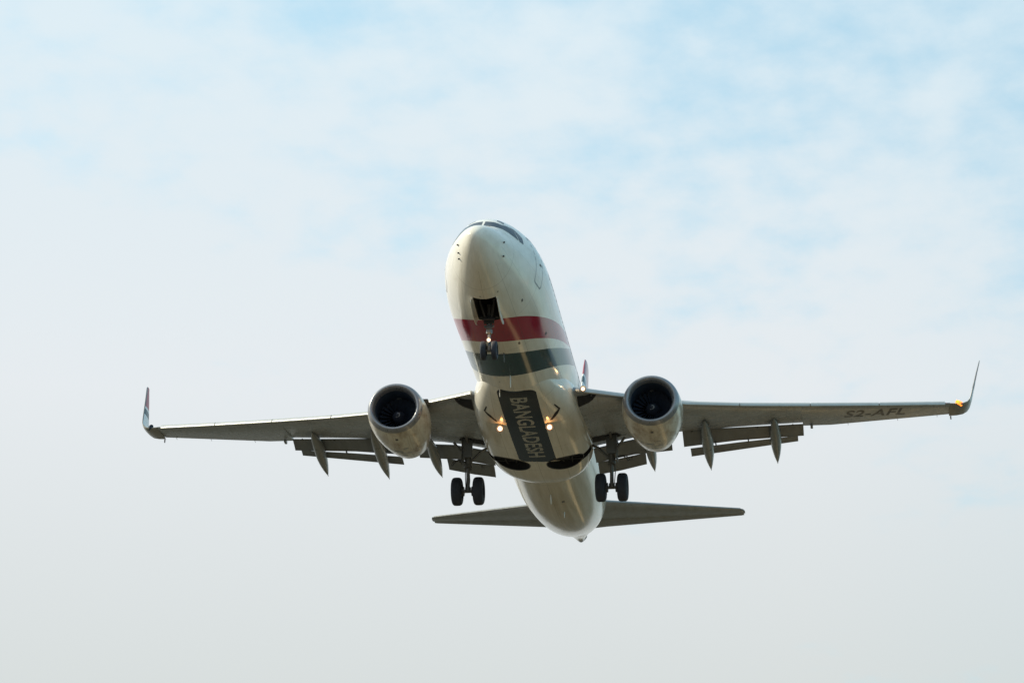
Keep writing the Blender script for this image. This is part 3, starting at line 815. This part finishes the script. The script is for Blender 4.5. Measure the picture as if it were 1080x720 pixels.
    for (h_, r0, r1) in ((1.0, 1.08, 1.10), (1.35, 1.08, 1.33), (1.9, 1.04, 1.30), (2.1, 1.0, 1.05)):
        for rr_ in (r0-.03, r1):
            pts.append((h_, rr_))
    P1 = [o0+ax*h_+Vector((0, cy*r_, cz*r_)) for h_, r_ in pts]; tn = Vector((0, -cz, cy))*.015
    vs = [p+tn for p in P1]+[p-tn for p in P1]
    fs = []
    for q in range(3):
        i = q*2; fs += [(i, i+2, i+3, i+1), (8+i, 8+i+1, 8+i+3, 8+i+2), (i+1, i+3, 8+i+3, 8+i+1), (i, 8+i, 8+i+2, i+2)]
    fs += [(0, 1, 9, 8), (6, 14, 15, 7)]
    m.add(vs, fs); m.build('nacelle_chine', M_DARKMETAL, eng, None)
    # service marks and drains below the cowl
    for (h_, th0, w_, l_) in ((.75, -90, .09, .16), (2.05, -82, .30, .16), (2.3, -96, .42, .10), (1.7, -100, .16, .08), (2.65, -90, .22, .12), (2.0, -66, .1, .1)):
        P = []
        for q in range(4):
            hh = h_+l_*(q/3-.5); ring = []
            for k in range(5):
                tt = R_(th0)+w_*(k/4-.5)
                rr_ = lin([(.20, 1.035), (.45, 1.075), (.8, 1.105), (1.2, 1.12), (1.7, 1.105), (2.2, 1.05), (2.7, .965), (3.15, .865)], hh)
                ry, rz = sq(hh, rr_, math.cos(tt), math.sin(tt)); n_ = Vector((0, math.cos(tt), math.sin(tt)))
                bb = Vector((0, 0, 1)); bb = (bb-ax*bb.dot(ax)).normalized()
                ring.append(o0+ax*hh+a_*ry+bb*rz+n_*.006)
            P.append(ring)
        m = MB(); m.loft(P, cap=False, closed=False); m.build('service_hatch', M_FAIR if h_ > 1 else M_DARKMETAL, eng, 60)

# ------------------------------------------------------------------ landing gear
def tyre_prof(R, w, rr):
    # rounded tyre section from bead to bead, (offset along axle, radius)
    pts = []
    for k in range(17):
        a = PI*k/16; ca, sa = math.cos(a), math.sin(a)
        pts.append((-w/2*math.copysign(abs(ca)**.55, ca), rr+(R-rr)*abs(sa)**.62))
    return pts
def tyre(c, R, w, rr, parent):
    P = tyre_prof(R, w, rr)
    # tread grooves
    full = [(-w*.30, rr*.98)]+P+[(w*.30, rr*.98)]
    m = MB(); m.lathe(full, c, (0, 1, 0) if False else (0, 1, 0.0001), 56, closed_prof=True); return m.build('tyre', M_TYRE, parent, 50)
def lathe_y(m, prof, c, n=40, closed=False):
    rings_ = []
    for (h_, r) in prof: rings_.append([(c[0]+r*math.cos(2*PI*j/n), c[1]+h_, c[2]+r*math.sin(2*PI*j/n)) for j in range(n)])
    if closed: rings_.append(rings_[0])
    return m.loft(rings_, cap=not closed)
def wheel(c, R, w, rr, parent, out):
    m = MB(); P = tyre_prof(R, w, rr); gr = []
    for (h_, r) in P:
        gr.append((h_, r))
    full = [(-w*.28, rr*.97)]+gr+[(w*.28, rr*.97)]
    lathe_y(m, full, c, 56, True); m.build('tyre', M_TYRE, parent, 50)
    m = MB(); o = out
    lathe_y(m, [(-w*.30, rr*.99), (-w*.30, rr*.8), (-w*.15, rr*.6), (-w*.15, .05), (w*.15, .05), (w*.15, rr*.6), (w*.30, rr*.8), (w*.30, rr*.99)], c, 40, True)
    for k in range(8):
        a = 2*PI*k/8
        for q in (-1, 1):
            m.tube([(c[0]+rr*.7*math.cos(a), c[1]+q*w*.15, c[2]+rr*.7*math.sin(a)), (c[0]+rr*.7*math.cos(a), c[1]+q*w*.25, c[2]+rr*.7*math.sin(a))], .022, 8)
    m.tube([(c[0], c[1]-w*.33, c[2]), (c[0], c[1]+w*.33, c[2])], rr*.26, 16)
    m.build('rim', M_RIM, parent, 40)
for s in (1, -1):
    y0 = s*2.87; xg = 19.6; za = -3.19
    m = MB()
    m.tube([(19.45, y0, -1.05), (19.52, y0, -2.25)], [.14, .125], 20)            # outer cylinder
    m.tube([(19.52, y0, -2.2), (19.58, y0, -2.78), (xg, y0, za)], [.075, .075, .085], 16)  # chromed piston
    m.tube([(19.50, y0, -2.28), (19.53, y0, -2.14)], .16, 20)
    m.tube([(xg, y0-.40, za), (xg, y0+.40, za)], .065, 16)                       # axle
    m.tube([(xg, y0, za-.02), (xg, y0, za+.16)], .12, 16)
    leg = m.build('main_gear', M_STEEL, plane, 40)
    for q in (-1, 1): wheel((xg, y0+q*.432, za), .565, .42, .30, leg, q)
    for q in (-1, 1):                                                            # brake packs
        m = MB(); m.tube([(xg, y0+q*.15, za), (xg, y0+q*.30, za)], .19, 24); m.build('brake', M_DARKMETAL, leg)
    m = MB()                                                                     # torsion links aft
    m.tube([(19.60, y0, -2.28), (19.98, y0, -2.62)], [.06, .035], 8); m.tube([(19.98, y0, -2.62), (19.66, y0, -3.05)], [.035, .06], 8)
    m.build('torsion_link', M_STEEL, leg)
    m = MB()                                                                     # side brace to the body, drag brace, actuator
    m.tube([(19.50, y0-s*.05, -2.05), (19.48, y0-s*.55, -1.55), (19.45, s*1.85, -1.35)], [.06, .055, .06], 10)
    m.tube([(19.45, y0+s*.02, -1.9), (19.2, y0+s*.55, -1.25)], [.05, .05], 10)
    m.tube([(19.40, y0, -1.30), (18.7, y0, -1.15)], [.06, .05], 10)
    m.build('side_brace', M_STEEL, leg)
    m = MB()                                                                     # hydraulic hose loops
    for k_, (dy, dz) in enumerate(((.0, 0), (.06, .05))):
        pts = []
        for q in range(13):
            a = PI*q/12; pts.append((19.7+dy, y0+s*(.12+.40*(1-math.cos(a))/2*1.3+dy), -1.98+.17*math.sin(a)+dz-.10*q/12))
        m.tube(pts, .020, 8)
    m.tube([(19.62, y0+s*.1, -2.0), (19.70, y0+s*.13, -2.5), (19.68, y0+s*.10, -3.0)], .018, 8)
    m.build('hydraulic_hose', M_DARKMETAL, leg)
    m = MB()                                                                     # outer leg door fixed to the strut
    m.loft([[(19.18, y0+s*.20, z), (19.18, y0+s*.235, z), (19.82, y0+s*.235, z), (19.82, y0+s*.20, z)] for z in (-1.15, -1.6, -2.1)])
    m.build('gear_door', M_STEEL, leg, None, .008)
    m = MB(); m.box((19.28, y0, -1.42), (.10, .40, .9)); m.build('gear_door', M_FLAP, leg, None, .03)
    # dark opening in the wing that the leg folds into
    bmw = bmesh.new(); bmw.from_mesh([o for o in plane.children if o.name.startswith('wing')][0 if s > 0 else 1].data); WB = BVHTree.FromBMesh(bmw); bmw.free()
    me = grid_poly([(19.02, s*1.9), (19.02, s*3.1), (19.6, s*3.28), (19.85, s*3.0), (19.8, s*1.9)], (0, 1), .1)
    onto_skin(me, (0, 0, 1), .02, hit=lambda o, d: (lambda h_: None if h_[0] is None else h_)(WB.ray_cast(Vector(o), Vector(d))))
    link('gear_bay_opening', me, M_WELL, leg, 60)

for s in (1, -1):                                                                # pipes and frames inside the main wheel wells
    m = MB()
    m.tube([(18.75, s*.8, -2.02), (19.7, s*.95, -2.0)], .035, 8); m.tube([(18.8, s*1.35, -2.0), (19.7, s*1.30, -2.03)], .03, 8)
    m.tube([(19.0, s*.5, -2.05), (19.1, s*1.65, -2.0)], .028, 8); m.tube([(19.45, s*.45, -2.0), (19.45, s*1.7, -1.98)], .04, 8)
    m.tube([(19.22, s*1.06, -1.80), (19.22, s*1.06, -2.0)], .17, 16)
    m.build('well_plumbing', M_BAY, fairing)
    m = MB(); rr_ = []
    for j in range(41):                                                          # rubbing seal round the well edge
        a = 2*PI*j/40; q_ = (19.14+.69*math.sin(a), s*(1.06+.73*math.cos(a)), -6)
        h = GBVH.ray_cast(Vector(q_), Vector((0, 0, 1))); rr_.append(Vector((q_[0], q_[1], h[0].z-.004)))
    m.tube(rr_, .018, 6); m.build('well_seal', M_DARKMETAL, fairing)

# nose gear
m = MB()
xn, zn = 4.0, -3.26
m.tube([(3.92, 0, -1.6), (3.96, 0, -2.62)], [.085, .080], 20)
m.tube([(3.96, 0, -2.6), (xn, 0, zn)], [.05, .055], 16)
m.tube([(3.95, 0, -2.66), (3.955, 0, -2.52)], .11, 20)
m.tube([(xn, -.24, zn), (xn, .24, zn)], .045, 14)
m.tube([(3.97, 0, zn-.04), (3.99, 0, zn+.14)], .085, 14)
ng = m.build('nose_gear', M_STEEL, plane, 40)
for q in (-1, 1): wheel((xn, q*.195, zn), .335, .20, .19, ng, q)
m = MB(); m.tube([(4.02, 0, -2.62), (4.28, 0, -2.88)], [.045, .03], 8); m.tube([(4.28, 0, -2.88), (4.04, 0, -3.15)], [.03, .045], 8); m.build('torsion_link', M_STEEL, ng)
m = MB()
for q in (-1, 1): m.tube([(3.90, q*.06, -2.30), (3.3, q*.24, -1.75), (2.95, q*.30, -1.45)], [.045, .04, .04], 10)
m.tube([(3.86, -.33, -2.06), (3.86, .33, -2.06)], .055, 12); m.tube([(3.70, -.22, -2.20), (3.70, .22, -2.20)], .04, 12)
m.box((3.84, 0, -2.24), (.14, .36, .12)); m.build('drag_brace', M_BAY, ng, 40)
m = MB(); m.tube([(3.88, -.17, -2.40), (3.90, .17, -2.40)], .05, 12); m.box((3.88, 0, -2.46), (.16, .20, .10)); m.build('steering_actuator', M_DARKMETAL, ng, 40)
ax = Vector((-1, 0, -.28)).normalized(); c0 = Vector((3.86, .0, -2.92))
m = MB(); m.lathe([(-.10, .0001), (-.10, .05), (0, .08), (.03, .085), (.03, .072), (.0, .068), (-.01, .0001)], c0, ax, 24); m.tube([c0-ax*.08, (3.97, 0, -2.88)], .03, 8)
tl = m.build('taxi_light', M_STEEL, ng)
m = MB(); m.lathe([(0, .0001), (0, .066), (.02, .055), (.03, .0001)], c0+ax*.002, ax, 24); m.build('taxi_lens', M_LAMP, ng)
lamp_spill('lamp_glow', c0+Vector((-.12, 0, .12)), (1, .6, .28), 1.2, ng, .03)
# nose gear doors hanging either side of the bay
for s in (1, -1):
    m = MB(); rings_ = []
    for k in range(9):
        x = 2.52+1.60*k/8; zt = fus(x, R_(180-13)).z+.02
        drop = .36*math.sin(PI*(.12+.80*k/8))**.5*(.75+.35*k/8)
        row = []
        for q in range(5):
            t = q/4; row.append((x+.10*t*(k/8), s*(.405+.05*math.sin(PI*t)*.6+.05*t), zt-drop*t))
        th_ = .022
        rings_.append(row+[(p[0], p[1]+s*th_, p[2]) for p in row[::-1]])
    m.loft(rings_); m.build('nose_gear_door', M_WHITE, ng, 30)
# plumbing inside the bay
m = MB()
m.tube([(2.6, .1, -1.35), (3.9, .1, -1.4)], .03, 8); m.tube([(2.6, -.18, -1.30), (3.9, -.22, -1.4)], .025, 8); m.box((3.0, .0, -1.28), (.3, .7, .05)); m.box((3.5, 0, -1.28), (.1, .7, .08))
m.build('bay_plumbing', M_DARKMETAL, fuselage)

# ------------------------------------------------------------------ tail surfaces
for s in (1, -1):
    e_ = .10 if s < 0 else 0.0
    T_ = [(.3, 33.6, .92, 37.85, .95, .10), (1.0, 34.05, 1.0, 37.9, 1.03, .10), (7.0+e_, 37.72, 1.66, 38.90, 1.72, .09), (7.12+e_, 37.86, 1.68, 38.90, 1.74, .06), (7.18+e_, 38.2, 1.72, 38.85, 1.745, .04)]
    tp = slab_wing('tailplane', [(y, a, b, a+(c-a)*.70, b+(d-b)*.70, t*1.35) for (y, a, b, c, d, t) in T_], M_TAILP, plane, s)
    slab_wing('elevator', [(y, a+(c-a)*.69, b+(d-b)*.69+.012, c, d, t*1.1) for k_, (y, a, b, c, d, t) in enumerate(T_[0:4])], M_TAILP, tp, s)
    m = MB(); m.loft([[(a-.025, s*y, b+.03), (a-.03, s*y, b-.02), (a+.10, s*y, b-.062*(c-a)/3.5-.03), (a+.10, s*y, b+.07*(c-a)/3.5+.03)] for (y, a, b, c, d, t) in T_[1:3]])
    m.build('leading_edge', M_FAIR, tp, 50)
# fin with dorsal fillet
m = MB(); rings_ = []
for (z, x0, x1, t) in ((1.2, 31.0, 37.6, .09), (2.2, 32.1, 37.75, .09), (3.0, 32.9, 37.95, .09), (5.0, 34.35, 38.35, .09), (7.0, 35.85, 38.75, .09), (8.6, 37.0, 39.05, .085), (9.05, 37.4, 39.12, .07), (9.14, 37.75, 39.1, .05)):
    c = x1-x0; rings_.append([(x0+u*c, v*c, z) for (u, v) in naca(16, t, 0)])
m.loft(rings_); fin = m.build('fin', M_FIN, plane, 40)
m = MB(); rings_ = []
for (x, zt, hw) in ((26.2, 1.86, .02), (28.5, 2.05, .09), (30.8, 2.45, .14), (32.4, 3.05, .18), (33.0, 3.2, .18)):
    rings_.append([(x, -hw, 1.7), (x, -hw*.6, (1.7+zt)/2), (x, 0, zt), (x, hw*.6, (1.7+zt)/2), (x, hw, 1.7)])
m.loft(rings_); m.build('dorsal_fillet', M_WHITE, plane, 40)
